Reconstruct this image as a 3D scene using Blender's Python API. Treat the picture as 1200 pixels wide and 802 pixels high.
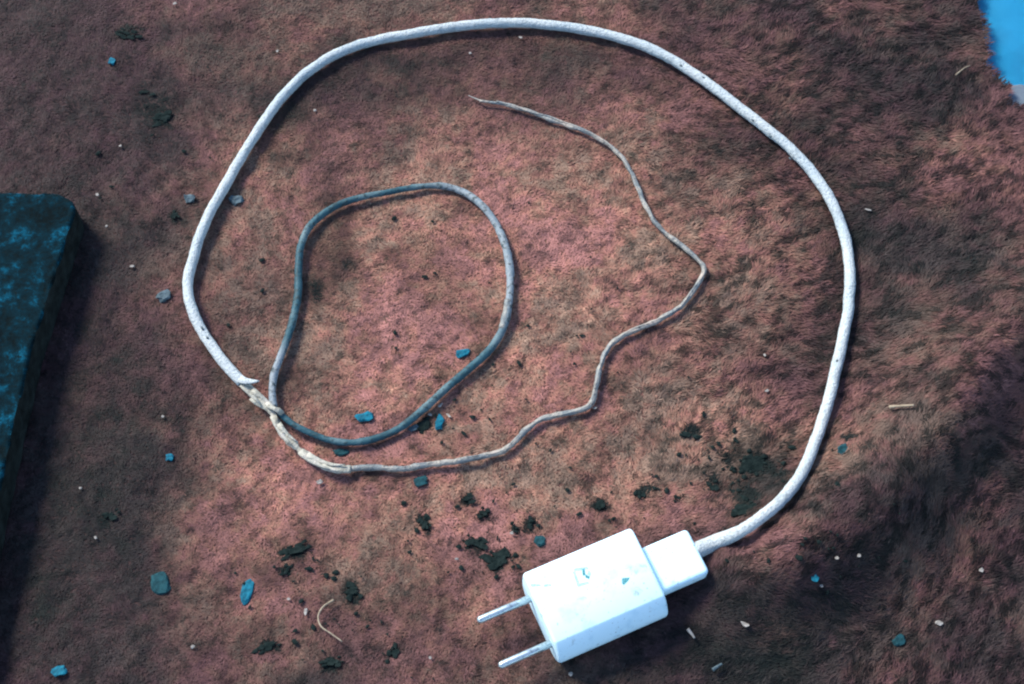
import bpy, bmesh, math, random
import numpy as np
from mathutils import Vector, Matrix, noise as mnoise, kdtree

for o in list(bpy.data.objects):
    bpy.data.objects.remove(o)
S = bpy.context.scene
COL = S.collection
R = math.radians
rng = np.random.default_rng(7)
random.seed(7)

# ------------------------------------------------------------------ camera
TILT, DIST, LENS = R(27), 0.52, 50.0
cam_d = bpy.data.cameras.new('camera')
cam_d.lens = LENS
cam_d.sensor_width = 36.0
cam_d.clip_start = 0.01
cam_d.clip_end = 50
cam = bpy.data.objects.new('camera', cam_d)
COL.objects.link(cam)
CAM = Vector((0, -math.sin(TILT) * DIST, math.cos(TILT) * DIST))
cam.location = CAM
cam.rotation_euler = (TILT, 0, 0)
S.camera = cam
ROT = Matrix.Rotation(TILT, 3, 'X')

# ------------------------------------------------------------------ sky, sun, exposure
SUN_EL, SUN_AZ = R(42), R(140)          # azimuth of the sun measured from +x, seen from above
w = bpy.data.worlds.new('World')
S.world = w
w.use_nodes = True
nt = w.node_tree
bg = nt.nodes['Background']
sky = nt.nodes.new('ShaderNodeTexSky')
sky.sky_type = 'NISHITA'
sky.sun_disc = False
sky.sun_elevation = SUN_EL
sky.sun_rotation = R(90) - SUN_AZ
sky.ozone_density = 2.0
sky.air_density = 1.0
sky.dust_density = 0.3
nt.links.new(sky.outputs[0], bg.inputs[0])
bg.inputs[1].default_value = 0.145
sd = bpy.data.lights.new('sun', 'SUN')
sd.energy = 3.2
sd.angle = R(18)
sd.color = (1.0, 0.94, 0.86)
sun = bpy.data.objects.new('sun', sd)
COL.objects.link(sun)
sdir = Vector((math.cos(SUN_EL) * math.cos(SUN_AZ), math.cos(SUN_EL) * math.sin(SUN_AZ), math.sin(SUN_EL)))
sun.rotation_euler = sdir.to_track_quat('Z', 'Y').to_euler()
sun.location = sdir * 2
S.view_settings.view_transform = 'Standard'
S.view_settings.look = 'None'
S.view_settings.gamma = 1
S.view_settings.exposure = 1.15
S.cycles.filter_width = 2.2
S.render.resolution_x, S.render.resolution_y = 1024, 684

# ------------------------------------------------------------------ pixel of the photograph -> place on the ground
K = 36.0 / LENS / 1200.0
def at(px, py, z=0.0):
    d = ROT @ Vector(((px - 600) * K, -(py - 401) * K, -1.0))
    t = (z - CAM.z) / d.z
    return CAM + d * t
def at_np(px, py):
    dx = (px - 600) * K; dy = -(py - 401) * K; dz = -np.ones_like(dx)
    c, s = math.cos(TILT), math.sin(TILT)
    wy = c * dy - s * dz; wz = s * dy + c * dz
    t = -CAM.z / wz
    return dx * t, CAM.y + wy * t
def px_of(x, y, z=0.0):
    """numpy: world -> photo pixel"""
    c, s = math.cos(TILT), math.sin(TILT)
    X = x; Y = y - CAM.y; Z = z - CAM.z
    yy = c * Y + s * Z; zz = -s * Y + c * Z
    return 600 + (X / -zz) / K, 401 - (yy / -zz) / K

# ------------------------------------------------------------------ numpy noise
def _hash(ix, iy, seed):
    n = (ix.astype(np.int64) * 374761393 + iy.astype(np.int64) * 668265263 + seed * 982451653) & 0x7fffffff
    n = ((n ^ (n >> 13)) * 1274126177) & 0x7fffffff
    n = (n ^ (n >> 16)) & 0xffffff
    return n / float(0xffffff)
def vnoise(x, y, scale, seed):
    x = np.asarray(x) / scale; y = np.asarray(y) / scale
    ix = np.floor(x); iy = np.floor(y)
    fx = x - ix; fy = y - iy
    fx = fx * fx * (3 - 2 * fx); fy = fy * fy * (3 - 2 * fy)
    a = _hash(ix, iy, seed); b = _hash(ix + 1, iy, seed)
    c = _hash(ix, iy + 1, seed); d = _hash(ix + 1, iy + 1, seed)
    return (a * (1 - fx) + b * fx) * (1 - fy) + (c * (1 - fx) + d * fx) * fy
def fbm(x, y, scale, seed, octs=3, gain=0.5):
    t = 0; a = 1; s = 0
    for k in range(octs):
        t = t + a * vnoise(x, y, scale / 2 ** k, seed + 17 * k); s += a; a *= gain
    return t / s
def sstep(a, b, x):
    t = np.clip((x - a) / (b - a), 0, 1)
    return t * t * (3 - 2 * t)

# ------------------------------------------------------------------ height of the blanket
FA = at(1188, 412); FB = at(805, 768)              # crest of the fold at the lower right
FD = (FB - FA); FL = math.hypot(FD.x, FD.y); FD = FD / FL
FN = Vector((-FD.y, FD.x, 0))                      # across the fold
if FN.x < 0: FN = -FN                              # points to the lower right
def height(x, y):
    x = np.asarray(x, float); y = np.asarray(y, float)
    h = 0.0055 * (fbm(x + 3, y + 5, 0.085, 11, 2) - 0.5)
    h = h + 0.0016 * (fbm(x + 1, y + 2, 0.014, 23, 2) - 0.5)
    rx = x - FA.x; ry = y - FA.y
    u = rx * FD.x + ry * FD.y
    v = rx * FN.x + ry * FN.y + 0.006 * np.sin(u * 42 + 1.0) + 0.012 * (fbm(x, y, 0.05, 31, 2) - 0.5)
    amp = 0.0195 * sstep(FL * 1.00, FL * 0.68, u)
    ridge = np.where(v < 0, np.exp(-(v / 0.024) ** 2), np.exp(-(v / 0.0170) ** 2))
    h = h + amp * ridge
    h = h + 0.0013 * (fbm(x + 7, y + 1, 0.0056, 29, 2) - 0.5)
    # a shallow pleat on the right where the nap turns
    q = at(985, 290)
    h = h - 0.003 * np.exp(-(((x - q.x) / 0.020) ** 2 + ((y - q.y) / 0.045) ** 2))
    return h
def hz(x, y): return float(height(np.array([x]), np.array([y]))[0])
def surf(px, py, lift=0.0):
    z = lift
    for _ in range(6):
        p = at(px, py, z)
        z = hz(p.x, p.y) + lift
    return at(px, py, z)

# ------------------------------------------------------------------ mesh and material helpers
def add_obj(name, me, mat=None, parent=None, smooth=True):
    o = bpy.data.objects.new(name, me)
    COL.objects.link(o)
    if mat: me.materials.append(mat)
    if parent: o.parent = parent
    if smooth and len(me.polygons):
        me.polygons.foreach_set('use_smooth', [True] * len(me.polygons))
    return o
def from_bm(name, bm, mat=None, parent=None, smooth=True):
    me = bpy.data.meshes.new(name)
    bmesh.ops.recalc_face_normals(bm, faces=bm.faces)
    bm.to_mesh(me); bm.free()
    return add_obj(name, me, mat, parent, smooth)
def tag(o, label=None, cat=None, group=None, kind=None):
    if label: o['label'] = label
    if cat: o['category'] = cat
    if group: o['group'] = group
    if kind: o['kind'] = kind
    return o
def thing(name, label, cat, loc=(0, 0, 0)):
    o = bpy.data.objects.new(name, None)
    o.empty_display_size = 0.01
    COL.objects.link(o); o.location = loc
    return tag(o, label, cat)

class NM:
    """small node-material builder"""
    def __init__(s, name, rough=0.6, spec=0.3):
        s.m = bpy.data.materials.new(name); s.m.use_nodes = True
        s.t = s.m.node_tree; s.b = s.t.nodes['Principled BSDF']
        s.b.inputs['Roughness'].default_value = rough
        s.b.inputs['Specular IOR Level'].default_value = spec
        s.tc = s.t.nodes.new('ShaderNodeTexCoord')
    def n(s, typ, **kw):
        nd = s.t.nodes.new(typ)
        for k, v in kw.items(): setattr(nd, k, v)
        return nd
    def l(s, a, b): s.t.links.new(a, b)
    def noise(s, scale, detail=4, rough=0.55, dist=0.0):
        nd = s.n('ShaderNodeTexNoise')
        nd.inputs['Scale'].default_value = scale; nd.inputs['Detail'].default_value = detail
        nd.inputs['Roughness'].default_value = rough; nd.inputs['Distortion'].default_value = dist
        s.l(s.tc.outputs['Object'], nd.inputs['Vector'])
        return nd.outputs['Fac']
    def attr(s, name):
        nd = s.n('ShaderNodeAttribute', attribute_name=name)
        return nd.outputs['Fac']
    def ramp(s, fac, stops):
        nd = s.n('ShaderNodeValToRGB')
        e = nd.color_ramp.elements
        while len(e) < len(stops): e.new(0.5)
        for el, (p, c) in zip(e, stops):
            el.position = p; el.color = (*c, 1) if len(c) == 3 else c
        s.l(fac, nd.inputs[0])
        return nd.outputs['Color']
    def mix(s, fac, a, b, mode='MIX'):
        nd = s.n('ShaderNodeMix', data_type='RGBA', blend_type=mode)
        for sock, v in ((nd.inputs[0], fac), (nd.inputs[6], a), (nd.inputs[7], b)):
            if isinstance(v, (int, float)): sock.default_value = v
            elif isinstance(v, tuple): sock.default_value = (*v, 1)
            else: s.l(v, sock)
        return nd.outputs[2]
    def math(s, op, a, b=None):
        nd = s.n('ShaderNodeMath', operation=op)
        for sock, v in zip(nd.inputs, (a, b)):
            if v is None: continue
            if isinstance(v, (int, float)): sock.default_value = v
            else: s.l(v, sock)
        return nd.outputs[0]
    def col(s, c):
        if isinstance(c, tuple): s.b.inputs['Base Color'].default_value = (*c, 1)
        else: s.l(c, s.b.inputs['Base Color'])
        return s
    def bump(s, h, strength=0.4, dist=0.001):
        nd = s.n('ShaderNodeBump')
        nd.inputs['Strength'].default_value = strength; nd.inputs['Distance'].default_value = dist
        s.l(h, nd.inputs['Height']); s.l(nd.outputs[0], s.b.inputs['Normal'])
        return s

# ------------------------------------------------------------------ colours of the blanket: dye, worn patches, grime and painted shade
WEAR = [  # px, py, rx, ry, amount : places where the nap is rubbed and paler
 (560,255,70,60,.75),(430,330,80,90,.55),(500,330,120,110,.45),(650,260,110,120,.45),(720,330,90,80,.4),
 (330,565,60,60,.8),(300,600,60,70,.7),(290,540,50,40,.45),(860,500,90,45,.75),(800,540,60,50,.45),(1130,195,60,40,.75),
 (660,170,90,40,.4),(520,620,60,110,.6),(600,560,120,60,.55),(700,560,120,60,.6),(470,640,50,70,.4),
 (540,720,50,70,.45),(760,430,110,60,.4),(470,420,110,80,.5),(860,330,70,50,.35),(1120,480,50,40,.45),
 (1000,520,60,60,.3),(240,560,40,60,.3),(620,420,90,60,.45),(420,20,120,30,.3),(720,15,60,25,.35),(320,220,50,70,.35),
 (700,220,120,70,.3),(870,250,60,60,.25),(1070,420,70,40,.3),(960,560,60,40,.3),(180,740,60,50,.2),(1130,640,60,60,.2),
 (880,640,60,30,.3),(260,720,70,70,.4),(330,740,50,60,.35),(420,690,60,70,.35),(560,700,50,80,.4),(350,600,90,50,.6),(240,620,60,60,.3)]
DIRT_SHADE = [  # px, py, rx, ry, amount : dark grime rubbed into the nap, plus painted shade
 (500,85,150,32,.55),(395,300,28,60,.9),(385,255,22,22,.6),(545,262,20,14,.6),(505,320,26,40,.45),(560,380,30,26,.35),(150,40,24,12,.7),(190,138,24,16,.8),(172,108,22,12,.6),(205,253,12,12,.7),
 (80,70,80,70,.4),(330,130,30,45,.5),(340,640,75,28,.55),(140,450,70,110,.45),(110,580,70,110,.5),(60,690,60,90,.45),  # patches beside and below the board paint in its shadow
 (980,300,55,110,.45),(1085,330,60,70,.3),(1000,120,150,60,.28),(1170,515,30,36,.5),(1105,572,46,28,.55),(930,725,90,34,.65),(1015,655,58,30,.6),(840,765,80,36,.65),  # patches along the lower right fold paint shade into its far slope
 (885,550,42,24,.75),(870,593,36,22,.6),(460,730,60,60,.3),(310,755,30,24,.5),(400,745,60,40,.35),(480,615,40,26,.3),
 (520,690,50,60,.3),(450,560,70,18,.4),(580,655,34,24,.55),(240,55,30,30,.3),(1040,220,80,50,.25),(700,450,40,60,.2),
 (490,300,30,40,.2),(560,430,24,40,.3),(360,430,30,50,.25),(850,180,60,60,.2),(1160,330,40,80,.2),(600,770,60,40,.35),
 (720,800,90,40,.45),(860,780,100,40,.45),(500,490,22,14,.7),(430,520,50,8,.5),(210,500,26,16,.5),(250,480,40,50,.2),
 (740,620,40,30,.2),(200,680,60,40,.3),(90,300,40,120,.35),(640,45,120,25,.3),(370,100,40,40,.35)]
def blobs(x, y, L, seed):
    px, py = px_of(x, y)
    jx = 34 * (fbm(x, y, 0.018, seed, 3) - .5) * 2; jy = 34 * (fbm(x, y, 0.018, seed + 5, 3) - .5) * 2
    px = px + jx; py = py + jy
    t = np.zeros_like(px)
    for cx, cy, rx, ry, a in L:
        m = (np.abs(px - cx) < 3 * rx) & (np.abs(py - cy) < 3 * ry)
        if not m.any(): continue
        d = ((px[m] - cx) / rx) ** 2 + ((py[m] - cy) / ry) ** 2
        v = a * np.exp(-d * 0.9)
        t[m] = 1 - (1 - t[m]) * (1 - v)
    return t
SOIL = [(885,548,44,26),(835,571,20,13),(859,575,10,10),(872,596,34,18),(808,510,26,12),(792,584,9,9),(749,580,17,14),(705,590,15,16),(548,583,22,13),(567,601,17,16),(557,638,28,15),(583,654,30,22),(494,614,17,22),(620,614,13,14),(604,621,10,14),(150,41,30,13),(190,137,28,18),(172,108,20,9),(205,253,15,14),(128,604,22,12),(318,757,26,14),(345,645,36,15),(336,668,20,14),(387,776,26,15),(412,693,22,20),(460,765,14,16),(497,500,26,16),(640,700,14,10),(985,525,16,10),(905,560,30,16),(850,545,20,14)]
def soil_stain(x, y):
    px, py = px_of(x, y)
    px = px + 12 * (fbm(x, y, 0.0045, 161, 3, .6) - .5) * 2; py = py + 12 * (fbm(x, y, 0.0045, 165, 3, .6) - .5) * 2
    t = np.zeros_like(px)
    for cx, cy, a, b in SOIL:
        m = (np.abs(px - cx) < a * 1.4) & (np.abs(py - cy) < b * 1.4)
        if m.any():
            d = np.sqrt(((px[m] - cx) / (a * .56)) ** 2 + ((py[m] - cy) / (b * .62)) ** 2)
            t[m] = np.maximum(t[m], sstep(1.15, .6, d))
    return t
def cloth_maps(x, y):
    px, py = px_of(x, y)
    wear = blobs(x, y, WEAR, 41)
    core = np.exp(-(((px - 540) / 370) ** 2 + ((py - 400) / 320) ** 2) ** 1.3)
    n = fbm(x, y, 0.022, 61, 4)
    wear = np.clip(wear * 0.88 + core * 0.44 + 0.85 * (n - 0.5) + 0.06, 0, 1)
    dirt_shade = blobs(x, y, DIRT_SHADE, 51)
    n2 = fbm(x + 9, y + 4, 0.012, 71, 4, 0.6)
    dirt_shade = np.clip(1.0 * dirt_shade * (0.45 + 0.9 * n2) + 0.30 * sstep(.54, .80, n2), 0, 1)
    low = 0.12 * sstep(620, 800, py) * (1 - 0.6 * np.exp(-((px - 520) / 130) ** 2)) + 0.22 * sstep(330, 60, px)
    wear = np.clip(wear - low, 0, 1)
    dirt_shade = np.maximum(dirt_shade, 1.0 * soil_stain(x, y))
    return wear, dirt_shade

def blanket_material(name, fur):
    m = NM(name, 0.72, 0.12)
    if fur:
        we, di, ti = m.attr('wear'), m.attr('dirt_shade'), m.attr('tint')
    else:
        we, di, ti = m.attr('wear'), m.attr('dirt_shade'), m.noise(900, 3)
    hu = m.attr('hue') if fur else m.noise(120, 4)
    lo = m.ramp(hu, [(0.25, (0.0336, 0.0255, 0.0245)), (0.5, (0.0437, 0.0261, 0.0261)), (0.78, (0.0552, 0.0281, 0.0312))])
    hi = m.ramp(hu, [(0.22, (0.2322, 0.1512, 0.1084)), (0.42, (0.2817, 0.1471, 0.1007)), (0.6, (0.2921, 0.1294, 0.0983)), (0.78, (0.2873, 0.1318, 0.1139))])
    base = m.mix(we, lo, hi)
    var = m.ramp(ti, [(0.0, (0.20, 0.25, 0.26)), (0.25, (0.52, 0.54, 0.55)), (0.5, (1.0, 1.0, 1.0)), (0.85, (1.30, 1.26, 1.24)), (1.0, (1.8, 1.8, 1.75))])
    c = m.mix(1.0, base, var, 'MULTIPLY')
    c = m.mix(di, c, (0.007, 0.011, 0.010))
    if not fur:
        c = m.mix(0.55, c, (0.05, 0.026, 0.024))
    m.col(c)
    return m.m
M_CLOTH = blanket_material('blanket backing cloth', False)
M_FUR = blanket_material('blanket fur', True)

# outline of the bite at the top right where the blanket ends
EDGE = [(1140,-60),(1146,0),(1151,30),(1156,62),(1164,84),(1177,104),(1183,120)]
def in_bite(x, y):
    px, py = px_of(x, y)
    wob = 24 * (fbm(x, y, 0.006, 5, 3, .7) - .5)
    ex = np.interp(py, [e[1] for e in EDGE], [e[0] for e in EDGE])
    return (py < 128 + wob) & (px > ex + wob)

# ------------------------------------------------------------------ structure: the ground under everything
m = NM('dusty ground', 0.9, 0.1)
m.col(m.ramp(m.noise(60, 6), [(0.3, (0.10, 0.07, 0.055)), (0.7, (0.22, 0.16, 0.12))])).bump(m.noise(400, 5), 0.6, 0.001)
bm = bmesh.new()
bmesh.ops.create_grid(bm, x_segments=8, y_segments=8, size=6.0)
g = from_bm('ground', bm, m.m); g.location.z = -0.012
tag(g, kind='structure')

# ------------------------------------------------------------------ the blanket
X0, X1, Y0, Y1 = -0.42, 0.42, -0.30, 0.42
NX, NY = 280, 240
gx, gy = np.meshgrid(np.linspace(X0, X1, NX), np.linspace(Y0, Y1, NY))
gx = gx.ravel(); gy = gy.ravel()
gz = height(gx, gy)
idx = np.arange(NX * NY).reshape(NY, NX)
quads = np.stack([idx[:-1, :-1], idx[:-1, 1:], idx[1:, 1:], idx[1:, :-1]], -1).reshape(-1, 4)
cx = gx[quads].mean(1); cy = gy[quads].mean(1)
quads = quads[~in_bite(cx, cy)]
me = bpy.data.meshes.new('blanket')
me.from_pydata(np.stack([gx, gy, gz], 1).tolist(), [], quads.tolist())
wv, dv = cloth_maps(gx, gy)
for nm, arr in (('wear', wv), ('dirt_shade', dv)):
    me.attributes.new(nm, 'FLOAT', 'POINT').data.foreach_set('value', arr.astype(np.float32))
bm = bmesh.new(); bm.from_mesh(me)
loose = [v for v in bm.verts if not v.link_faces]
bmesh.ops.delete(bm, geom=loose, context='VERTS')
be = [e for e in bm.edges if e.is_boundary]
r = bmesh.ops.extrude_edge_only(bm, edges=be)
for v in r['geom']:
    if isinstance(v, bmesh.types.BMVert): v.co.z -= 0.0045
bm.to_mesh(me); bm.free()
blanket = add_obj('blanket', me, M_CLOTH)
tag(blanket, 'rumpled reddish brown fluffy blanket, soil-stained, spread under everything', 'blanket')

# ------------------------------------------------------------------ paths of the cable (photo pixels)
SHEATH = [(812,647),(840,635),(872,620),(915,587),(944,546),(965,490),(978,440),(989,390),(996,340),(994,300),(985,262),(966,222),(932,180),(880,137),(820,91),(762,57),(700,38),(640,29),(600,27),(545,30),(480,40),(420,53),(376,74),(336,108),(302,154),(271,205),(242,258),(226,305),(220,335),(224,360),(237,388),(262,424),(284,449)]
STRIPPED = [(284,449),(297,462),(309,473),(319,484),(325,497),(334,511),(345,522),(360,535),(378,545),(396,550),(411,550)]
BLUELOOP = [(321,478),(319,462),(321,440),(328,420),(337,396),(344,372),(349,345),(350,312),(353,287),(365,263),(393,242),(425,231),(452,226),(484,220),(516,218),(542,225),(565,241),(583,266),(594,295),(598,325),(596,358),(590,384),(574,410),(548,434),(522,456),(496,480),(468,502),(440,514),(412,519),(386,516),(362,507),(343,497),(327,484)]
THINWIRE = [(408,550),(430,548),(455,549),(478,549),(500,545),(540,540),(570,534),(592,527),(606,515),(618,503),(636,491),(660,485),(685,479),(694,470),(699,450),(703,430),(710,412),(722,399),(745,387),(774,374),(796,361),(812,342),(824,322),(824,313),(814,301),(792,283),(772,266),(757,243),(747,218),(735,194),(722,177),(704,164),(680,152),(652,143),(622,131),(600,125),(580,121),(562,118)]

def catmull(pts, step):
    P = [pts[0] + (pts[0] - pts[1])] + list(pts) + [pts[-1] + (pts[-1] - pts[-2])]
    out = []
    for i in range(1, len(P) - 2):
        a, b, c, d = P[i - 1], P[i], P[i + 1], P[i + 2]
        n = max(2, int((c - b).length / step))
        for k in range(n):
            t = k / n
            out.append(0.5 * ((2 * b) + (c - a) * t + (2 * a - 5 * b + 4 * c - d) * t * t + (3 * b - a - 3 * c + d) * t ** 3))
    out.append(P[-2])
    return out
def tube(path, rad, seg=14, caps=True, wob=0.0, seed=0.0, flat=1.0):
    """path: list of Vector, rad: function of t in 0..1 (m)"""
    bm = bmesh.new(); rings = []
    n = len(path); up = Vector((0, 0, 1))
    L = 0
    for i, p in enumerate(path):
        t = (path[min(i + 1, n - 1)] - path[max(i - 1, 0)]).normalized()
        s = t.cross(up)
        s = s.normalized() if s.length > 1e-6 else Vector((1, 0, 0))
        u = s.cross(t)
        if i: L += (p - path[i - 1]).length
        r = rad(i / (n - 1))
        ring = []
        for k in range(seg):
            a = 2 * math.pi * k / seg
            rr = r
            if wob:
                rr *= 1 + wob * mnoise.noise(Vector((L * 500 + seed, math.cos(a) * 1.2, math.sin(a) * 1.2)))
            ring.append(bm.verts.new(p + s * (math.cos(a) * rr) + u * (math.sin(a) * rr * flat)))
        rings.append(ring)
    for a, b in zip(rings, rings[1:]):
        for k in range(seg):
            bm.faces.new((a[k], a[(k + 1) % seg], b[(k + 1) % seg], b[k]))
    if caps:
        bm.faces.new(rings[0][::-1]); bm.faces.new(rings[-1])
    return bm

# charger geometry, laid out from the place it stands
ZT = 0.0175                                        # top of the housing
c_tl, c_tr, c_br, c_bl = at(612,671,ZT), at(738,618,ZT), at(782,697,ZT), at(650,755,ZT)
ax = ((c_tr - c_tl) + (c_br - c_bl)); ax.z = 0; ax.normalize()
ay = Vector((-ax.y, ax.x, 0))
c_mid = (c_tl + c_tr + c_br + c_bl) / 4
CL = ((c_tr - c_tl).length + (c_br - c_bl).length) / 2
CW = abs(((c_tl + c_tr) / 2 - (c_bl + c_br) / 2).dot(ay))
CZ0 = 0.0008
CROT = math.atan2(ax.y, ax.x)
CBASE = Vector((c_mid.x, c_mid.y, CZ0))
print('charger L %.1f W %.1f mm' % (CL * 1000, CW * 1000))
ZM = 0.0098                                        # height of the prongs and of the plug
ZP = 0.0132                                        # top of the plug
q_tl, q_tr, q_br, q_bl = at(748,642,ZP), at(805,620,ZP), at(832,667,ZP), at(776,698,ZP)
QL = (((q_tr + q_br) / 2) - ((q_tl + q_bl) / 2)).length
QW = abs(((q_tl + q_tr) / 2 - (q_bl + q_br) / 2).dot(ay))
q_mid = (q_tl + q_tr + q_br + q_bl) / 4
print('plug L %.1f W %.1f mm' % (QL * 1000, QW * 1000))

# 3D paths: the cord lies on the nap, leaves the plug at its height
RS = 0.00205
sh = []
for i, (px, py) in enumerate(SHEATH):
    lift = RS + 0.0013
    if i == 0: sh.append(at(px, py, ZM)); continue
    if i == 1: sh.append(at(px, py, ZM - 0.0010)); continue
    if i == 2: sh.append(surf(px, py, 0.0062)); continue
    if i == 3: sh.append(surf(px, py, lift + 0.0012)); continue
    sh.append(surf(px, py, lift))
sheath_path = catmull(sh, 0.0012)
strip_path = catmull([surf(px, py, (RS + 0.0013) if i == 0 else 0.0033) for i, (px, py) in enumerate(STRIPPED)], 0.0008)
loop_path = catmull([surf(px, py, 0.0028 if 1 < i < len(BLUELOOP) - 3 else 0.0034) for i, (px, py) in enumerate(BLUELOOP)], 0.0010)
wire_path = catmull([surf(px, py, 0.0024) for px, py in THINWIRE], 0.0008)

# ------------------------------------------------------------------ fur of the blanket (uncountable: one part)
lie = []
for path, r in ((sheath_path, .0024), (strip_path, .002), (loop_path, .0018), (wire_path, .0015)):
    for p in path[::2]:
        if p.z < hz(p.x, p.y) + 0.0065: lie.append((p, r))
kd = kdtree.KDTree(len(lie))
for i, (p, r) in enumerate(lie): kd.insert((p.x, p.y, 0), i)
kd.balance()

def fur_mesh(n_in, n_out):
    # seen area plus a margin, then a thinner band around it
    a = at(-90, 900); b = at(1290, 900); c = at(-90, -90); d = at(1290, -90)
    px = rng.uniform(-110, 1310, n_in); py = rng.uniform(-70, 880, n_in)
    x, y = at_np(px, py)
    px2 = rng.uniform(X0 + .005, X1 - .005, n_out); py2 = rng.uniform(Y0 + .005, Y1 - .005, n_out)
    qx, qy = px_of(px2, py2)
    out = (qx < -105) | (qx > 1305) | (qy < -65) | (qy > 875)
    big = np.concatenate([np.zeros(n_in, bool), np.ones(out.sum(), bool)])
    x = np.concatenate([x, px2[out]]); y = np.concatenate([y, py2[out]])
    keep = (~in_bite(x, y)) & (x > X0) & (x < X1) & (y > Y0) & (y < Y1)
    x = x[keep]; y = y[keep]; big = big[keep]
    n = len(x)
    px, py = px_of(x, y)
    wear, dirt_shade = cloth_maps(x, y)
    # direction of the nap: combed to the right and upwards on the right, fanning downwards at the lower left
    dirs = [(1050,130,200,R(15)),(1100,250,180,R(28)),(960,380,160,R(12)),(1130,420,150,R(30)),(1050,620,150,R(55)),
            (600,90,160,R(-12)),(420,120,160,R(20)),(640,200,150,R(18)),(500,330,140,R(205)),(760,300,150,R(35)),
            (130,150,220,R(100)),(200,420,140,R(-35)),(180,300,140,R(140)),(290,580,130,R(238)),(300,710,150,R(245)),(140,660,150,R(225)),
            (520,650,140,R(262)),(420,480,130,R(215)),(640,540,140,R(250)),(850,520,140,R(48)),(900,700,180,R(20)),(700,420,130,R(200))]
    vx = np.zeros(n); vy = np.zeros(n)
    for cx_, cy_, rr, an in dirs:
        wgt = np.exp(-(((px - cx_) ** 2 + (py - cy_) ** 2) / rr ** 2))
        vx += wgt * math.cos(an); vy += wgt * math.sin(an)
    vx += 1e-4
    ang = np.arctan2(vy, vx)
    flow = ang + 1.6 * (fbm(x, y, 0.035, 81, 2) - .5)
    right = sstep(620, 950, px)
    ang = flow + (1.0 + 1.6 * (1 - right)) * (fbm(x, y, 0.010, 91, 2) - .5) * 2
    messy = 0.20 + 0.45 * (1 - right)
    ang = ang + rng.normal(0, 1, n) * messy
    # clumping: strands gather towards the centre of their tuft
    length = rng.uniform(0.0016, 0.0030, n) * (0.68 + 0.62 * right)
    pitch = np.radians(rng.uniform(2, 12, n) * (1 + 0.4 * right))
    width = rng.uniform(0.00010, 0.00021, n)
    length[big] *= 1.6; width[big] *= 4.0
    z = height(x, y)
    press = np.zeros(n)
    for i in range(n):
        co, j, dist = kd.find((x[i], y[i], 0))
        if dist < 0.0035:
            rr = lie[j][1]
            press[i] = max(0.0, min(1.0, (rr + 0.0012 - dist) / 0.0012))
    # beneath the charger
    lx = (x - CBASE.x) * ax.x + (y - CBASE.y) * ax.y; ly = (x - CBASE.x) * ay.x + (y - CBASE.y) * ay.y
    press = np.maximum(press, ((np.abs(lx) < CL / 2) & (np.abs(ly) < CW / 2)) * 1.0)
    pitch = pitch * (1 - 0.85 * press)
    length = length * (1 - 0.35 * press)
    roll = rng.normal(0, 0.18, n)
    dx, dy = np.cos(ang), np.sin(ang)
    sx, sy, sz = -dy * np.cos(roll), dx * np.cos(roll), np.sin(roll)
    V = np.empty((n, 5, 3), np.float32)
    bend = rng.normal(0, 0.35, n)
    k = 0
    for st, wf, zf in zip([0.0, 0.55, 1.0], [0.8, 1.0, 0.0], [-0.10, 0.75, 0.80]):
        a2 = ang + bend * st
        cxp = x + np.cos(a2) * length * np.cos(pitch) * st
        cyp = y + np.sin(a2) * length * np.cos(pitch) * st
        lift = length * np.sin(pitch) * zf + 0.0002
        for sg in ((-1, 1) if wf else (0,)):
            vx_ = cxp + sg * sx * width * wf; vy_ = cyp + sg * sy * width * wf
            V[:, k, 0] = vx_; V[:, k, 1] = vy_; V[:, k, 2] = height(vx_, vy_) + lift + sg * sz * width * wf
            k += 1
    me = bpy.data.meshes.new('fur')
    base = (np.arange(n) * 5)[:, None]
    q = np.array([0, 1, 3, 2, 2, 3, 4])
    loops = (base + q).astype(np.int32).ravel()
    tot = np.tile([4, 3], n).astype(np.int32)
    start = np.concatenate([[0], np.cumsum(tot)[:-1]]).astype(np.int32)
    me.vertices.add(n * 5); me.vertices.foreach_set('co', V.ravel())
    me.loops.add(len(loops)); me.loops.foreach_set('vertex_index', loops)
    me.polygons.add(n * 2); me.polygons.foreach_set('loop_start', start); me.polygons.foreach_set('loop_total', tot)
    me.update(calc_edges=True)
    # short dark flecks drawn out along the nap, small knots of paler fibre
    jig = 0.002 * (fbm(x, y, 0.006, 131, 2) - .5)
    fl = np.zeros(n); ws = np.zeros(n)
    for q in range(6):
        th = q * math.pi / 6
        wgt = np.exp(6.0 * (np.cos(2 * (flow - th)) - 1))
        fu = x * math.cos(th) + y * math.sin(th); fv = -x * math.sin(th) + y * math.cos(th)
        fl += wgt * (fbm(fu * 0.34 + jig, fv + jig, 0.0019, 133 + 7 * q, 2) - .5); ws += wgt * wgt
    fl = 0.5 + fl / np.sqrt(ws)
    fs = fbm(x * .8 + 3, y + 6, 0.0012, 171, 2)
    fl2 = fbm(x + 2, y, 0.0030, 137, 3)
    tint = 0.57 + (0.065 + 0.035 * right) * rng.normal(0, 1, n) - 0.30 * sstep(.56, .74, fs) - (0.18 + 0.34 * right) * sstep(.50, .70, fl) + 0.16 * sstep(.48, .30, fl) + 0.55 * (fl2 - .5)
    tint = np.clip(tint, 0, 1)
    tint[rng.random(n) < 0.002] = 1.0
    hue = np.clip(0.5 + 1.0 * (fbm(x + 4, y + 8, 0.0045, 141, 3, .6) - .5) + 0.9 * (fbm(x + 4, y + 8, 0.03, 143, 2) - .5) + 0.06 * rng.normal(0, 1, n), 0, 1)
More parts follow.
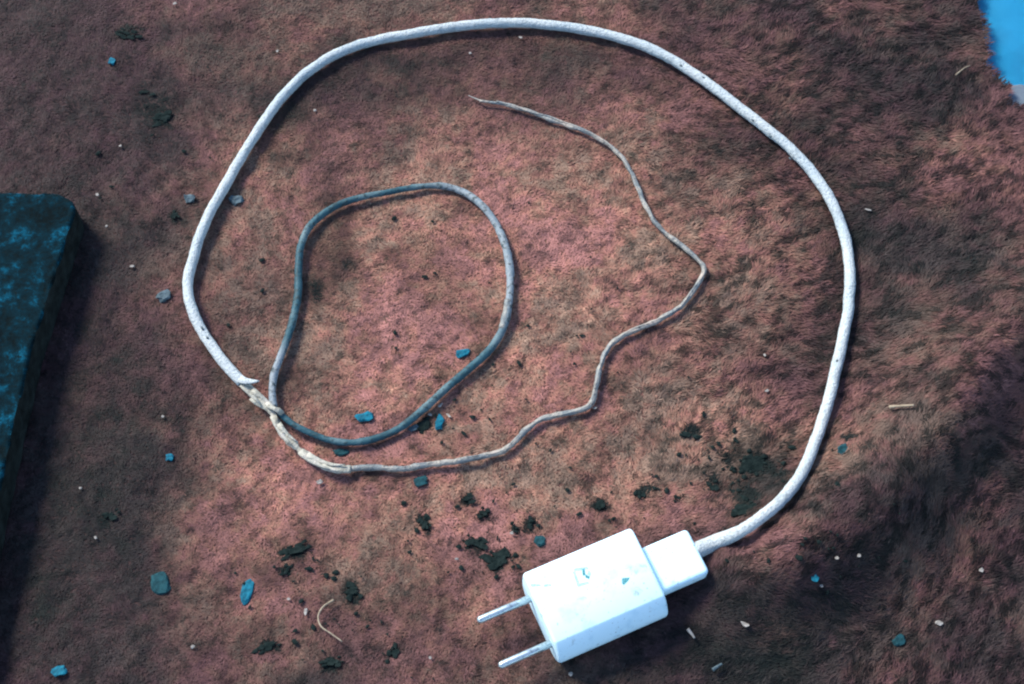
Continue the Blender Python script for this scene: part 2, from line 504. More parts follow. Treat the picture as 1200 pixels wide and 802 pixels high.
    for nm, arr in (('wear', wear), ('dirt_shade', dirt_shade), ('tint', tint), ('hue', hue)):
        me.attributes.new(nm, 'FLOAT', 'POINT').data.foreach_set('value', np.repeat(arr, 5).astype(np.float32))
    return me
fur = add_obj('fur', fur_mesh(640000, 230000), M_FUR, blanket)
tag(fur, kind='stuff')

# ------------------------------------------------------------------ light blue sheet under the blanket's edge, grey scrap on it
m = NM('light blue sheet', 0.55, 0.3)
m.col(m.mix(m.ramp(m.noise(70, 5), [(0.45, (0, 0, 0)), (0.75, (1, 1, 1))]), (0.022, 0.33, 0.56), (0.020, 0.25, 0.45))).bump(m.noise(500, 3), 0.2, 0.0005)
M_BSHEET = m.m
bm = bmesh.new()
A = at(1100, 128, -0.006); 
for_x = np.linspace(A.x, A.x + 0.16, 49); for_y = np.linspace(A.y - 0.01, A.y + 0.22, 61)
vs = [[bm.verts.new((x, y, -0.0052 + 0.0030 * (fbm(np.array([x]), np.array([y]), 0.018, 3, 2)[0] - .5))) for x in for_x] for y in for_y]
for j in range(60):
    for i in range(48): bm.faces.new((vs[j][i], vs[j][i + 1], vs[j + 1][i + 1], vs[j + 1][i]))
r = bmesh.ops.solidify(bm, geom=bm.faces[:], thickness=0.0012)
o = from_bm('blue_sheet', bm, M_BSHEET)
tag(o, 'bright light blue sheet showing past the blanket edge in the top right corner', 'sheet')

m = NM('grey paper', 0.8, 0.2)
m.col(m.ramp(m.noise(200, 4), [(0.3, (0.08, 0.11, 0.135)), (0.7, (0.15, 0.185, 0.22))]))
bm = bmesh.new()
out = [(1170,128),(1176,108),(1184,101),(1196,99),(1210,102),(1216,128)]
top = [bm.verts.new(at(px, py, -0.0030 + 0.0006 * math.sin(px))) for px, py in out]
f = bm.faces.new(top)
r = bmesh.ops.extrude_face_region(bm, geom=[f])
for v in r['geom']:
    if isinstance(v, bmesh.types.BMVert): v.co.z -= 0.0006
o = from_bm('paper_scrap', bm, m.m, smooth=False)
tag(o, 'small grey scrap at the bottom of the light blue sheet, by the blanket edge', 'scrap')

# ------------------------------------------------------------------ blue painted board at the left edge
m = NM('mottled blue paint', 0.9, 0.05)
n1 = m.noise(120, 10, 0.75, 0.2); n2 = m.noise(520, 5, 0.6)
c = m.ramp(n1, [(0.40, (0.0015, 0.005, 0.006)), (0.54, (0.0015, 0.015, 0.022)), (0.63, (0.002, 0.055, 0.090)), (0.74, (0.018, 0.180, 0.275))])
c = m.mix(m.ramp(n2, [(0.56, (0, 0, 0)), (0.66, (1, 1, 1))]), c, (0.003, 0.008, 0.009))
m.col(c).bump(n1, 0.7, 0.0015)
M_BOARD = m.m
ZB = 0.0135
outline = [(-150,226),(-60,225),(10,225),(52,226),(68,227),(79,231),(86,238),(87,248),(82,264),(72,296),(58,340),(40,398),(24,460),(11,520),(-6,600),(-26,700),(-46,800),(-150,800)]
bp = catmull([at(px, py, ZB) for px, py in outline[:-1]], 0.0025) + [at(*outline[-1], ZB)]
bp = [p + Vector((mnoise.noise(p * 160), mnoise.noise(p * 160 + Vector((3, 0, 0))), 0)) * 0.0007 for p in bp]
cen = sum(bp, Vector()) / len(bp)
bm = bmesh.new()
top = [bm.verts.new(p) for p in bp]
f = bm.faces.new(top)
r = bmesh.ops.extrude_face_region(bm, geom=[f])
for v in r['geom']:
    if isinstance(v, bmesh.types.BMVert): v.co.z = 0.0002
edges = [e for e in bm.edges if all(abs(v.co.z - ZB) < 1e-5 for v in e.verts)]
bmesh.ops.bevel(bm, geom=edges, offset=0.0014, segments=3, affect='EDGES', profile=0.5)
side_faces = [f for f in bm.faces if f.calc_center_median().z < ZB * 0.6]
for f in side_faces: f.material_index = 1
board = from_bm('painted_board', bm, M_BOARD, smooth=False)
m = NM('board side painted in shade', 0.85, 0.1)  # near-black colour paints the shade on the board's side faces
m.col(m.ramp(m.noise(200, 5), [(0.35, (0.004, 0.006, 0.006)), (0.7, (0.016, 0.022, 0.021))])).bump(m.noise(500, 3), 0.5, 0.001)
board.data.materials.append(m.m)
tag(board, 'thick blue board with mottled worn paint and a rounded corner, at the left edge', 'board')

# ------------------------------------------------------------------ the charger
m = NM('white plastic housing', 0.38, 0.45)
n1 = m.noise(160, 5, 0.6); n2 = m.noise(900, 3)
c = m.mix(m.ramp(n1, [(0.52, (0, 0, 0)), (0.80, (1, 1, 1))]), (0.62, 0.84, 0.93), (0.42, 0.66, 0.78))
c = m.mix(m.ramp(n2, [(0.66, (0, 0, 0)), (0.74, (1, 1, 1))]), c, (0.17, 0.25, 0.27))
c = m.mix(m.ramp(m.noise(330, 6, .7, .6), [(0.58, (0, 0, 0)), (0.68, (.8, .8, .8))]), c, (0.30, 0.40, 0.43))
m.col(c).bump(n2, 0.06, 0.0003)
M_WHITE = m.m
m = NM('pale blue print', 0.6, 0.2)
m.col(m.ramp(m.noise(1500, 3), [(0.4, (0.03, 0.17, 0.18)), (0.65, (0.12, 0.35, 0.38))]))
M_PRINT = m.m
m = NM('faded print', 0.6, 0.2)
m.col(m.ramp(m.noise(1500, 3), [(0.4, (0.26, 0.42, 0.46)), (0.6, (0.44, 0.58, 0.62))]))
M_FADED = m.m
m = NM('bright prong', 0.32, 0.5)
m.b.inputs['Metallic'].default_value = 0.8
m.col(m.mix(m.ramp(m.noise(900, 4), [(0.5, (0, 0, 0)), (0.7, (1, 1, 1))]), (0.50, 0.58, 0.60), (0.26, 0.32, 0.34)))
M_PRONG = m.m
m = NM('dark seam', 0.8, 0.2); m.col(m.ramp(m.noise(800), [(.3, (0.05, 0.07, 0.08)), (.7, (0.10, 0.13, 0.14))])); M_SEAM = m.m

charger = thing('wall_charger', 'white two-prong wall charger with the cable plugged into its end', 'charger', CBASE)
charger.rotation_euler.z = CROT
H = ZT - CZ0
def rounded_box(L, W, Hh, z0, r, seg=4, bow=0.0):
    bm = bmesh.new()
    bmesh.ops.create_cube(bm, size=1)
    for v in bm.verts:
        v.co = Vector((v.co.x * L, v.co.y * W, (v.co.z + .5) * Hh + z0))
    bmesh.ops.bevel(bm, geom=bm.edges[:], offset=r, segments=seg, affect='EDGES', profile=0.5)
    return bm
# section across the housing: flat top, long rounded flank on the side towards the viewer
flank = (Matrix.Rotation(-CROT, 3, 'Z') @ (at(725, 747, 0.0080) - CBASE)).y
D_ = -CW / 2 - flank
print('flank %.1f mm' % (D_ * 1000))
prof = []
N_ = 12
for k in range(N_ + 1):
    a_ = math.pi / 2 * k / N_
    prof.append((-CW / 2 + 0.0006 - (D_ + 0.0006) * math.sin(a_), H - (H - 0.0078) * (0.5 * math.sin(a_) + 0.5 * (1 - math.cos(a_)))))
for k in range(1, N_ + 1):
    a_ = math.pi / 2 * k / N_
    prof.append((flank + (D_ + 0.002) * (1 - math.cos(a_)), 0.0078 * (1 - math.sin(a_))))
for y_, z_ in ((CW * .42, 0), (CW / 2 - .0008, .0012), (CW / 2 + .0003, .004), (CW / 2 + .0005, H * .5), (CW / 2 + .0003, H - .004), (CW / 2 - .0001, H - .0012), (CW / 2 - .0008, H - .0003), (CW / 2 - .0018, H)):
    prof.append((y_, z_))
yc_ = sum(p[0] for p in prof) / len(prof)
bm = bmesh.new(); rings = []
E_ = 0.0011
steps = [(-CL / 2, E_)] + [(-CL / 2 + E_ * (1 - math.cos(q)), E_ * (1 - math.sin(q))) for q in (.4, .8, 1.2, 1.57)]
steps = steps + [(-x_, i_) for x_, i_ in reversed(steps)]
for x_, ins in steps:
    ring = []
    for y_, z_ in prof:
        d_ = Vector((y_ - yc_, z_ - H / 2)); sc = 1 - ins / d_.length
        ring.append(bm.verts.new((x_, yc_ + d_.x * sc, H / 2 + d_.y * sc)))
    rings.append(ring)
for r1, r2 in zip(rings, rings[1:]):
    for k in range(len(prof)):
        bm.faces.new((r1[k], r1[(k + 1) % len(prof)], r2[(k + 1) % len(prof)], r2[k]))
bm.faces.new(rings[0][::-1]); bm.faces.new(rings[-1])
hs = from_bm('housing', bm, M_WHITE, charger)
hs.data.set_sharp_from_angle(angle=R(50))
# prongs
Rinv = Matrix.Rotation(-CROT, 3, 'Z')
def to_local(p): return Rinv @ (p - CBASE)
def capsule(L, r, seg=16, rings=5):
    bm = bmesh.new(); rr = []
    prof = [(0, r), (L * .5, r), (L - r, r)] + [(L - r + r * math.sin(a), r * math.cos(a)) for a in [math.pi / 2 * k / rings for k in range(1, rings)]]
    for xx, rad in prof:
        rr.append([bm.verts.new((-xx, rad * math.cos(2 * math.pi * k / seg), rad * math.sin(2 * math.pi * k / seg))) for k in range(seg)])
    for a, b in zip(rr, rr[1:]):
        for k in range(seg): bm.faces.new((a[k], b[k], b[(k + 1) % seg], a[(k + 1) % seg]))
    tip = bm.verts.new((-L, 0, 0))
    for k in range(seg): bm.faces.new((rr[-1][k], tip, rr[-1][(k + 1) % seg]))
    bm.faces.new(rr[0])
    return bm
for tipx, tipy in ((559, 728), (584, 781)):
    t = to_local(at(tipx, tipy, ZM))
    base_x = -CL / 2 + 0.0012
    o = from_bm('prong', capsule(base_x - t.x, 0.00128), M_PRONG, charger)
    o.location = (base_x, t.y, t.z)
# flat print on the top face
def decal(name, polys, mat, z):
    bm = bmesh.new()
    for poly in polys:
        vs = []
        for px, py in poly:
            p = to_local(at(px, py, ZT)); vs.append(bm.verts.new((p.x, p.y, z)))
        f = bm.faces.new(vs)
        f.normal_update()
        if f.normal.z < 0: f.normal_flip()
    me = bpy.data.meshes.new(name); bm.to_mesh(me); bm.free()
    return add_obj(name, me, mat, charger, False)
ZL = H + 0.00006
decal('printed_mark', [[(671,667),(688,664),(690,667),(673,670)],[(671,670),(674,670),(679,684),(676,685)],[(676,685),(689,682),(690,684),(677,688)],[(690,668),(693,672),(691,676),(688,673)]], M_FADED, ZL)
decal('printed_letter', [[(682,667),(685,666),(686,674),(683,675)],[(686,673),(691,676),(690,679),(686,677)]], M_PRINT, ZL + 0.00004)
decal('arrow_mark', [[(729,678),(738,677),(736,681),(731,686),(729,684)]], M_PRINT, ZL)
decal('printed_line', [[(622,684),(633,685),(634,687),(622,688)],[(636,685),(645,684),(646,687),(637,688)]], M_FADED, ZL)

# ------------------------------------------------------------------ the cable
m = NM('white cord sheath', 0.75, 0.15)
n1 = m.noise(140, 6, 0.65); n2 = m.noise(620, 4, 0.6); n3 = m.noise(45, 3)
c = m.mix(m.ramp(n3, [(0.40, (0, 0, 0)), (0.66, (1, 1, 1))]), (0.49, 0.53, 0.52), (0.40, 0.465, 0.48))
c = m.mix(m.ramp(n1, [(0.56, (0, 0, 0)), (0.74, (.75, .75, .75))]), c, (0.21, 0.26, 0.28))
n4 = m.noise(1100, 4, .65)
c = m.mix(m.ramp(n4, [(0.50, (0, 0, 0)), (0.66, (.55, .55, .55))]), c, (0.20, 0.24, 0.25))
c = m.mix(m.ramp(n2, [(0.60, (0, 0, 0)), (0.68, (.35, .35, .35))]), c, (0.13, 0.15, 0.15))
m.col(c).bump(n4, 1.0, 0.0010)
M_CORD = m.m
m = NM('pale yellowed strands', 0.75, 0.2)
n1 = m.noise(300, 5); n2 = m.noise(1100, 3)
c = m.ramp(n1, [(0.3, (0.22, 0.21, 0.17)), (0.5, (0.36, 0.35, 0.29)), (0.7, (0.42, 0.39, 0.34))])
m.col(m.mix(m.ramp(n2, [(0.6, (0, 0, 0)), (0.72, (1, 1, 1))]), c, (0.13, 0.11, 0.09))).bump(n2, 0.8, 0.0006)
M_FRAY = m.m
m = NM('blue wire insulation', 0.6, 0.25)
n1 = m.noise(75, 4); n2 = m.noise(520, 4)
we = m.attr('bare')
c = m.ramp(n1, [(0.32, (0.010, 0.048, 0.062)), (0.50, (0.026, 0.080, 0.098)), (0.64, (0.09, 0.145, 0.155))])
c = m.mix(we, c, m.ramp(n2, [(0.35, (0.16, 0.20, 0.22)), (0.65, (0.27, 0.29, 0.30))]))
c = m.mix(m.ramp(n2, [(0.50, (0, 0, 0)), (0.64, (.9, .9, .9))]), c, (0.016, 0.036, 0.04))
m.col(c).bump(n2, 0.8, 0.0006)
M_BLUEW = m.m
m = NM('dull metal braid', 0.55, 0.4)
m.b.inputs['Metallic'].default_value = 0.15
n1 = m.noise(110, 5, 0.6); n2 = m.noise(900, 4)
c = m.ramp(n1, [(0.30, (0.07, 0.08, 0.08)), (0.44, (0.16, 0.18, 0.18)), (0.58, (0.28, 0.26, 0.22)), (0.72, (0.36, 0.30, 0.25))])
m.col(m.mix(m.ramp(n2, [(0.55, (0, 0, 0)), (0.68, (1, 1, 1))]), c, (0.09, 0.09, 0.085))).bump(n2, 0.9, 0.0006)
M_BRAID = m.m

cb = Vector((q_mid.x, q_mid.y, 0))
cable = thing('charging_cable', 'frayed white charging cable coiled in a loop with its inner wires pulled out', 'cable', cb)
def cpart(name, bm, mat, parent=cable, off=cb, smooth=True):
    for v in bm.verts: v.co -= off
    return from_bm(name, bm, mat, parent, smooth)
# plug block
bm = rounded_box(QL + 0.002, QW, 0.0066, ZP - 0.0066, 0.0016, 4)
bmesh.ops.rotate(bm, verts=bm.verts, matrix=Matrix.Rotation(CROT, 3, 'Z'))
for v in bm.verts: v.co += Vector((q_mid.x, q_mid.y, 0)) - ax * 0.001
plug = cpart('plug', bm, M_WHITE)
# thickened neck where the cord leaves the plug
npath = sheath_path[:max(4, int(0.020 / 0.0012))]
cpart('strain_relief', tube(npath, lambda t: 0.0028 - 0.0007 * t ** 2, 18), M_CORD)
cpart('outer_sheath', tube([p + Vector((mnoise.noise(p * 130), mnoise.noise(p * 130 + Vector((7, 0, 0))), 0)) * (0.0003 * min(1, i / 30)) for i, p in enumerate(sheath_path)], lambda t: RS * (1.0 - 0.05 * t) * (1 + 0.07 * mnoise.noise(Vector((t * 60, 1, 4)))), 20, wob=0.10), M_CORD)
# split end of the sheath: ragged pale strip, uneven in width
def strip_r(t):
    k = 0.00145 + 0.0004 * mnoise.noise(Vector((t * 16, 3, 1)))
    if t < 0.22: k += 0.0003
    if 0.30 < t < 0.36: k *= 0.7
    if 0.60 < t < 0.63: k *= 0.62
    return max(0.0008, k)
fr = cpart('frayed_sheath', tube(strip_path, strip_r, 10, wob=0.28, seed=4.0, flat=0.65), M_FRAY)
fr['label'] = 'ragged yellowish torn length of sheath'
def flap(pts, w0, th):
    bm = bmesh.new(); prev = None
    n = len(pts)
    for i, p in enumerate(pts):
        t = (pts[min(i + 1, n - 1)] - pts[max(i - 1, 0)]).normalized()
        s = t.cross(Vector((0, 0, 1))).normalized()
        ww = w0 * (1 - i / (n - 1)) ** 0.8 + 0.00012
        ring = [bm.verts.new(p + s * ww + Vector((0, 0, th))), bm.verts.new(p - s * ww + Vector((0, 0, th))), bm.verts.new(p - s * ww), bm.verts.new(p + s * ww)]
        if prev:
            for k in range(4): bm.faces.new((prev[k], prev[(k + 1) % 4], ring[(k + 1) % 4], ring[k]))
        else: bm.faces.new(ring)
        prev = ring
    bm.faces.new(prev[::-1])
    return bm
fp = [surf(px, py, l) for px, py, l in ((281,444,.0052),(287,447,.0056),(293,447.5,.0062),(299,447.5,.0066),(304,447,.0068))]
cpart('torn_flap', flap(fp, 0.0014, 0.0005), M_CORD)
fp = [surf(px, py, l) for px, py, l in ((296,466,.0040),(301,472,.0036),(307,477,.0030),(313,481,.0026))]
cpart('torn_flap', flap(fp, 0.0013, 0.0005), M_FRAY)
for i0, i1, off_, w0 in ((.02,.24,.0010,.0012),(.10,.30,-.0012,.0010),(.34,.58,.0007,.0011),(.40,.60,-.0010,.0008),(.63,.88,.0009,.0011),(.68,.99,-.0008,.0010),(.80,.97,.0012,.0007)):
    n_ = len(strip_path); a_, b_ = int(i0 * n_), int(i1 * n_)
    pts = []
    for i in range(a_, b_, 3):
        t_ = (strip_path[min(i + 1, n_ - 1)] - strip_path[max(i - 1, 0)]).normalized()
        s_ = t_.cross(Vector((0, 0, 1))).normalized()
        k_ = (i - a_) / max(1, b_ - a_)
        pts.append(strip_path[i] + s_ * off_ * (0.4 + 1.0 * k_) + Vector((0, 0, .0011 + .0004 * math.sin(k_ * 5 + off_ * 4000))))
    if len(pts) > 2: cpart('shred', flap(pts, w0, 0.0004), M_FRAY)
# knot of sheath around the crossing of the wires
kp = catmull([surf(px, py, l) for px, py, l in ((313,473,.0040),(319,478,.0062),(326,481,.0060),(331,485,.0036))], 0.0006)
cpart('wrap', tube(kp, lambda t: 0.00100 + 0.0002 * math.sin(t * 9), 10, wob=0.25, seed=9, flat=.7), M_FRAY)
# blue insulated wire loop
def loop_r(t): return 0.00132 + 0.00016 * math.sin(t * 11) + (0.0002 if 0.42 < t < .6 else 0) + 0.00015 * mnoise.noise(Vector((t * 60, 7, 2)))
lb = cpart('insulated_wire', tube(loop_path, loop_r, 12, wob=0.10, seed=2.0), M_BLUEW)
lb['label'] = 'teal blue insulated wire bent into a small loop'
nl = len(loop_path)
bare = np.zeros(nl)
for i, p in enumerate(loop_path):
    t = i / (nl - 1)
    bare[i] = max(1.0 * float(sstep(.09, .06, t)), 0.9 * float(sstep(.38, .46, t)) * float(sstep(.72, .62, t)))
lb.data.attributes.new('bare', 'FLOAT', 'POINT').data.foreach_set('value', np.repeat(bare, 12).astype(np.float32))
# pale worn sleeve on the loop
seg_p = catmull([surf(px, py, .0031) for px, py in ((595,352),(594,364),(591,376),(588,386))], 0.0006)
cpart('worn_patch', tube(seg_p, lambda t: 0.00152 - 0.0003 * abs(t - .5), 12, wob=0.2, seed=5), M_BRAID)
# long thin bare wire, kinked and uneven, with a loose fine strand along it
def wire_r(t):
    return (0.00112 - 0.00034 * t) * (1 + .30 * mnoise.noise(Vector((t * 55, 2, 0)))) * (0.75 if t > .965 else 1)
cpart('bare_wire', tube([p + Vector((mnoise.noise(p * 260), mnoise.noise(p * 260 + Vector((5, 0, 0))), 0)) * 0.0004 for p in wire_path], wire_r, 9, wob=0.22, seed=3), M_BRAID)
side = [p + Vector((mnoise.noise(p * 90) * .0011, mnoise.noise(p * 90 + Vector((9, 0, 0))) * .0011, 0.0007)) for p in wire_path[4:-8]]
cpart('wire_strand', tube(side, lambda t: 0.00042, 6, wob=0.2), M_BRAID)
fe = catmull([surf(px, py, .0022) for px, py in ((564,118.5),(558,116),(553,114),(549,112))], 0.0006)
cpart('wire_end', tube(fe, lambda t: 0.0004 * (1 - .6 * t), 6), M_BRAID)
# dark nicks in the white sheath
def nick(px, py, w_, h_, an):
    p = surf(px, py, RS * 2 + 0.0011)
    bm = bmesh.new()
    bmesh.ops.create_icosphere(bm, subdivisions=1, radius=1)
    for v in bm.verts:
        v.co = Vector((v.co.x * w_, v.co.y * h_, v.co.z * 0.00035))
    bmesh.ops.rotate(bm, verts=bm.verts, matrix=Matrix.Rotation(an, 3, 'Z'))
    for v in bm.verts: v.co += p
    cpart('nick', bm, M_SEAM)
for a in ((798,77,.0008,.0004,-.6),(824,91,.0012,.0005,-.7),(882,141,.0010,.0005,-.8),(903,160,.0008,.0006,-.9),(926,186,.0009,.0004,-.9),(237,385,.0012,.0005,-1.0),(243,396,.0008,.0005,-1.0),(981,423,.0007,.0005,1.3)):
    nick(*a)

# ------------------------------------------------------------------ bits lying on the blanket
def mat_bit(name, c1, c2, rough=0.7):
    m = NM(name, rough, 0.1)
    n = m.noise(700, 4)
    m.col(m.ramp(n, [(0.35, c1), (0.65, c2)])).bump(n, 0.5, 0.0006)
    return m.m
B_BLUE = mat_bit('blue chip', (0.003, 0.055, 0.085), (0.008, 0.14, 0.20), 0.7)
B_TEAL = mat_bit('dull teal chip', (0.006, 0.028, 0.034), (0.014, 0.062, 0.072), 0.8)
B_WHITE = mat_bit('pale crumb', (0.17, 0.155, 0.135), (0.34, 0.32, 0.29))
B_SOIL = mat_bit('dark soil', (0.004, 0.009, 0.0085), (0.012, 0.020, 0.018), 0.95)
B_GREY = mat_bit('grey blue pebble', (0.035, 0.055, 0.065), (0.10, 0.14, 0.155), 0.8)
B_STRAW = mat_bit('dry straw', (0.20, 0.16, 0.11), (0.34, 0.28, 0.20))
PXM = 0.312e-3
def lump(name, px, py, wpx, hpx, mat, ang=0, flat=0.45, lift=0.0009, rough=0.55, sub=2, pieces=1):
    bm = bmesh.new()
    rr = random.Random(int(px * 7 + py * 13))
    sx, sy = wpx * PXM / 2, hpx * PXM / 2
    sz = min(sx, sy) * flat
    for q in range(pieces):
        if pieces == 1: ox = oy = 0; kx = 1.0
        else:
            ox, oy = rr.gauss(0, .42) * sx, rr.gauss(0, .42) * sy; kx = rr.uniform(.14, .40)
        r = bmesh.ops.create_icosphere(bm, subdivisions=sub, radius=1)
        sd_ = Vector((px, py, q * 5.3)); th = rr.uniform(0, 6.28)
        for v in r['verts']:
            c = v.co.copy()
            k = 1 + rough * mnoise.noise(c * 1.3 + sd_) + rough * .7 * mnoise.noise(c * 3.1 + sd_)
            # facets: chips and crumbs are broken, not round
            c = Vector((max(-.9, min(.8, c.x)), max(-.82, min(.92, c.y)), max(-.6, min(.6, c.z)))) * 1.15
            x_, y_ = c.x * k * kx, c.y * k * kx
            v.co = Vector((x_ * sx + ox, y_ * sy + oy, c.z * sz * k * (0.6 + kx * .4)))
    bmesh.ops.rotate(bm, verts=bm.verts, matrix=Matrix.Rotation(R(ang), 3, 'Z') @ Matrix.Rotation(rr.uniform(-.25, .25), 3, 'X'))
    o = from_bm(name, bm, mat, smooth=False)
    o.location = surf(px, py, lift)
    return o
def bit(name, label, cat, group, *a, **k):
    return tag(lump(name, *a, **k), label, cat, group)

G = 'blue chips scattered on the blanket'
bit('blue_chip', 'bright blue oval chip inside the small wire loop, lower right', 'chip', G, 543, 414, 15, 11, B_BLUE, 10)
bit('blue_chip', 'bright blue oval chip just above the bottom of the small wire loop', 'chip', G, 428, 489, 20, 12, B_BLUE, 8)
bit('blue_chip', 'bright blue chip just outside the small loop among pale crumbs', 'chip', G, 515, 495, 9, 18, B_BLUE, -15)
bit('blue_chip', 'teal chip directly under the long thin wire near its bend', 'chip', G, 493, 564, 15, 12, B_TEAL, 20)
bit('blue_chip', 'long light blue sliver lying upright on the lower left fur', 'chip', G, 290, 693, 11, 30, B_BLUE, -10, flat=.4)
bit('blue_chip', 'dark teal squarish chip at lower left, left of the blue sliver', 'chip', G, 188, 684, 20, 25, B_TEAL, 20, flat=.3, rough=.2)
bit('blue_chip', 'little blue speck in the dark lower left, above the teal squarish chip', 'chip', G, 199, 536, 9, 7, B_BLUE)
bit('blue_chip', 'small blue chip at the bottom left corner of the photo', 'chip', G, 70, 786, 13, 10, B_BLUE, 20)
bit('blue_chip', 'small teal chip right of the white cord on its lower right curve', 'chip', G, 988, 526, 13, 10, B_TEAL, 30)
bit('blue_chip', 'tiny blue chip on the dark fold below the cord, near two white crumbs', 'chip', G, 955, 677, 8, 8, B_BLUE)
bit('blue_chip', 'dull teal chip in the dark fold at the bottom right', 'chip', G, 1054, 751, 14, 10, B_TEAL, 25)
bit('blue_chip', 'small teal chip above the charger, between dark soil clumps', 'chip', G, 633, 634, 12, 11, B_TEAL, 5)
bit('blue_chip', 'teal chip half hidden beneath the bottom of the small wire loop', 'chip', G, 401, 530, 16, 8, B_TEAL)
bit('blue_chip', 'bluish speck at upper left on the dark fur', 'chip', G, 131, 72, 9, 9, B_BLUE)
bit('blue_chip', 'pale teal crumb touching the small loop at its lower right', 'chip', G, 485, 502, 12, 7, B_GREY, 20)
G = 'grey blue pebbles by the white cord'
bit('pebble', 'grey blue pebble left of the cord on its upper left curve', 'pebble', G, 222, 233, 12, 11, B_GREY, flat=.7)
bit('pebble', 'grey blue pebble just right of the cord on its upper left curve', 'pebble', G, 277, 234, 14, 12, B_GREY, 30, flat=.7)
bit('pebble', 'pale pebble left of the cord at its leftmost bend', 'pebble', G, 192, 347, 15, 13, B_GREY, 30, flat=.6)
G = 'pale crumbs on the fur'
W = [(369,129,6,6,0,'white crumb right of the cord at its upper left curve'),
 (325,60,5,5,0,'tiny pale crumb outside the cord near its top left'),
 (205,4,9,5,30,'pale fleck at the top edge of the blanket, left half'),
 (141,171,5,5,0,'tiny pale crumb alone on the upper left fur'),
 (114,228,6,6,0,'white crumb right of the blue board corner'),
 (125,265,5,5,0,'tiny pale crumb below the board corner, in its shade'),
 (191,488,5,5,0,'tiny white crumb on the dark patch left of the torn sheath'),
 (375,565,11,7,20,'white oval crumb just below the torn sheath'),
 (226,758,7,6,0,'white crumb near the bottom edge at lower left'),
 (358,717,6,12,-10,'upright white flake next to the curled hair'),
 (338,702,6,5,0,'small white crumb above the upright white flake'),
 (112,630,5,5,0,'tiny white crumb low on the left, in the dark fur'),
 (94,572,5,5,0,'tiny white crumb below the blue board'),
 (516,475,12,5,40,'pale sliver touching the small loop at lower right'),
 (504,486,7,6,0,'white crumb between the small loop and the blue chip'),
 (526,487,10,5,-40,'pale fleck right of the blue chip outside the small loop'),
 (697,478,7,6,0,'pale crumb at the sharp bend of the thin wire'),
 (896,416,4,6,0,'pale speck midway between thin wire corner and white cord'),
 (899,458,6,5,0,'pale speck above the big dark soil clump'),
 (600,625,6,5,0,'pale speck among soil clumps above the prongs'),
 (535,655,6,4,0,'pale fleck left of the soil clumps above the prongs'),
 (981,654,6,6,0,'left of two bright white crumbs on the dark fold'),
 (1007,651,7,6,0,'right of two bright white crumbs on the dark fold'),
 (1150,668,8,7,0,'white crumb at the lower right, beyond the dark fold'),
 (1101,730,11,8,-20,'pale green crumb in the bottom right corner area'),
 (873,732,12,7,-15,'pale green fleck right of the charger, in the dark fur'),
 (963,687,6,5,0,'tiny pale crumb below the tiny blue chip on the fold'),
 (610,44,7,5,0,'pale fleck just beneath the top of the white cord'),
 (551,62,6,5,0,'pale speck in the dark band under the top of the cord'),
 (1018,246,14,4,-15,'long pale fleck right of the cord on its upper right curve'),
 (504,771,5,5,0,'tiny pale speck left of the prongs at the bottom edge'),
 (669,790,6,6,0,'tiny pale speck under the charger at the bottom edge'),
 (155,312,8,5,10,'dull pale fleck between the blue board and the cord')]
for (px, py, a, b, an, lab) in W:
    bit('crumb', lab, 'crumb', G, px, py, a * .68, b * .64, B_WHITE, an, flat=.55, sub=1, lift=.0014)
G = 'dark soil clumps on the blanket'
D = [(885,548,44,26,10,'largest dark soil clump, inside the lower right curve of the cord'),
 (835,571,20,13,-25,'dark soil clump left below the largest clump, inside the cord'),
 (859,575,10,10,0,'small round soil clump just below the largest clump'),
 (872,596,34,18,15,'broad dark soil clump beside the cord near the plug'),
 (808,510,26,12,0,'flat dark soil clump above the plug, inside the big loop'),
 (792,584,9,9,0,'small dark crumb of soil above the plug'),
 (749,580,17,14,10,'round dark soil clump right of a smaller one above the charger'),
 (705,590,15,16,-20,'dark soil clump directly above the charger body'),
 (548,583,22,13,10,'upper of two touching dark soil clumps below the thin wire'),
 (567,601,17,16,0,'lower of two touching dark soil clumps below the thin wire'),
 (557,638,28,15,-25,'long dark soil clump above the prongs'),
 (583,654,30,22,10,'biggest dark soil clump above the prongs'),
 (494,614,17,22,20,'upright soil clump left of the pairs above the prongs'),
 (620,614,13,14,0,'soil clump above the small teal chip by the charger'),
 (604,621,10,14,-20,'narrow dark soil clump with a pale speck at its tip'),
 (677,394,15,8,0,'small olive dark oval inside the big loop left of the thin wire'),
 (150,41,30,13,-15,'dark soil smear at upper left'),
 (190,137,28,18,15,'dark greenish soil clump left of the cord at upper left'),
 (172,108,20,9,10,'thin dark soil smear above the greenish clump at upper left'),
 (205,253,15,14,0,'dark soil spot below the grey pebble left of the cord'),
 (128,604,22,12,25,'dark soil clump in the shaded lower left'),
 (318,757,26,14,30,'dark soil clump near the bottom edge, left of the curled hair'),
 (345,645,36,15,25,'dark long soil clump below the torn sheath'),
 (336,668,20,14,50,'dark soil clump hanging below the long one under the torn sheath'),
 (387,776,26,15,10,'dark greenish soil clump below the curled hair'),
 (412,693,22,20,0,'dark greenish soil clump right of the upright white flake'),
 (460,765,14,16,0,'soil clump at the bottom edge left of the prongs'),
 (497,500,26,16,25,'dark soil clump pressed against the small wire loop')]
for (px, py, a, b, an, lab) in D:
    bit('soil_clump', lab, 'soil', G, px, py, a, b, B_SOIL, an, flat=.24, rough=.9, lift=.0009, pieces=max(4, int(a * b / 26)), sub=1)
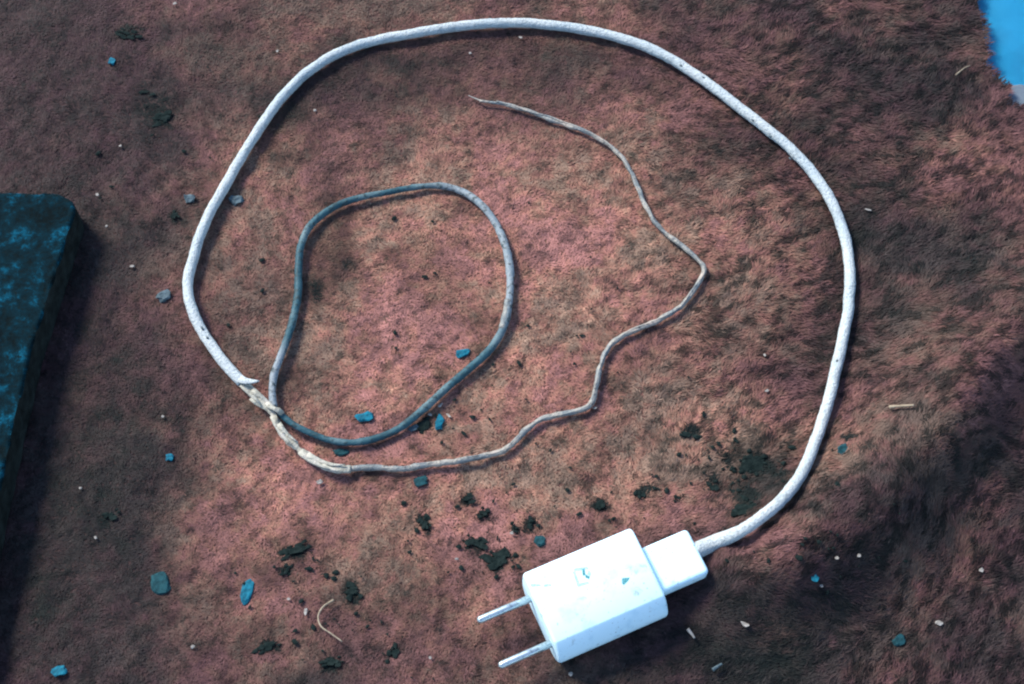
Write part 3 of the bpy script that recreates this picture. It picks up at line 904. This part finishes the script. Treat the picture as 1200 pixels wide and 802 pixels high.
# straws and a curled hair
def stalk(name, label, cat, pts, r, mat):
    p = catmull([surf(px, py, .0028) for px, py in pts], 0.0006)
    bm = tube(p, lambda t: r * (1 - .35 * t), 6, wob=.2)
    b0 = p[0].copy()
    for v in bm.verts: v.co -= b0
    o = from_bm(name, bm, mat); o.location = b0
    return tag(o, label, cat)
stalk('straw', 'dry straw stalk lying right of the cord', 'straw', [(1042,477),(1056,476),(1071,475)], .0006, B_STRAW)
stalk('curled_hair', 'thin pale curled hair at the lower left of the blanket', 'hair', [(391,703),(379,711),(373,722),(376,734),(387,742),(401,752)], .00035, B_STRAW)
stalk('stick', 'short white stick right of the charger corner', 'stick', [(806,737),(814,748)], .0006, B_WHITE)
stalk('stick', 'pale green sliver at the bottom edge, right of the charger', 'stick', [(835,785),(846,778)], .0006, B_GREY)
stalk('straw', 'thin dark-tipped fibre high on the right side of the fur', 'straw', [(1120,88),(1130,80),(1137,77)], .0003, B_STRAW)

# fine soil crumbs shaken over the lower half: too small and too many to count
bm = bmesh.new()
rr = random.Random(5)
spots = [(885,555,70,45,46),(570,625,70,60,40),(350,660,60,50,22),(720,590,90,50,26),(500,500,60,25,24),(830,540,60,50,26),(420,740,90,45,24),(470,300,220,160,30),(180,150,120,100,18),(970,640,120,60,24),(640,420,120,90,18)]
for cx_, cy_, rx_, ry_, n_ in spots:
    for k in range(n_):
        px_, py_ = rr.gauss(cx_, rx_ * .6), rr.gauss(cy_, ry_ * .6)
        p = surf(px_, py_, .0011)
        co, j, dist = kd.find((p.x, p.y, 0))
        if dist < .0035: continue
        r_ = (0.35 + 0.9 * rr.random() ** 2.5) * 0.0008
        r = bmesh.ops.create_icosphere(bm, subdivisions=1, radius=1)
        sd_ = Vector((px_, py_, k)); an_ = Matrix.Rotation(rr.uniform(0, 6.3), 3, 'Z'); st = rr.uniform(1, 1.9)
        for v in r['verts']:
            q = 1 + .7 * mnoise.noise(v.co * 1.6 + sd_)
            v.co = an_ @ Vector((v.co.x * r_ * st * q, v.co.y * r_ * q, v.co.z * r_ * .5)) + p
o = from_bm('soil_crumbs', bm, B_SOIL, None, False)
tag(o, 'fine dark soil crumbs shaken over the blanket inside and below the loops', 'soil', kind='stuff')
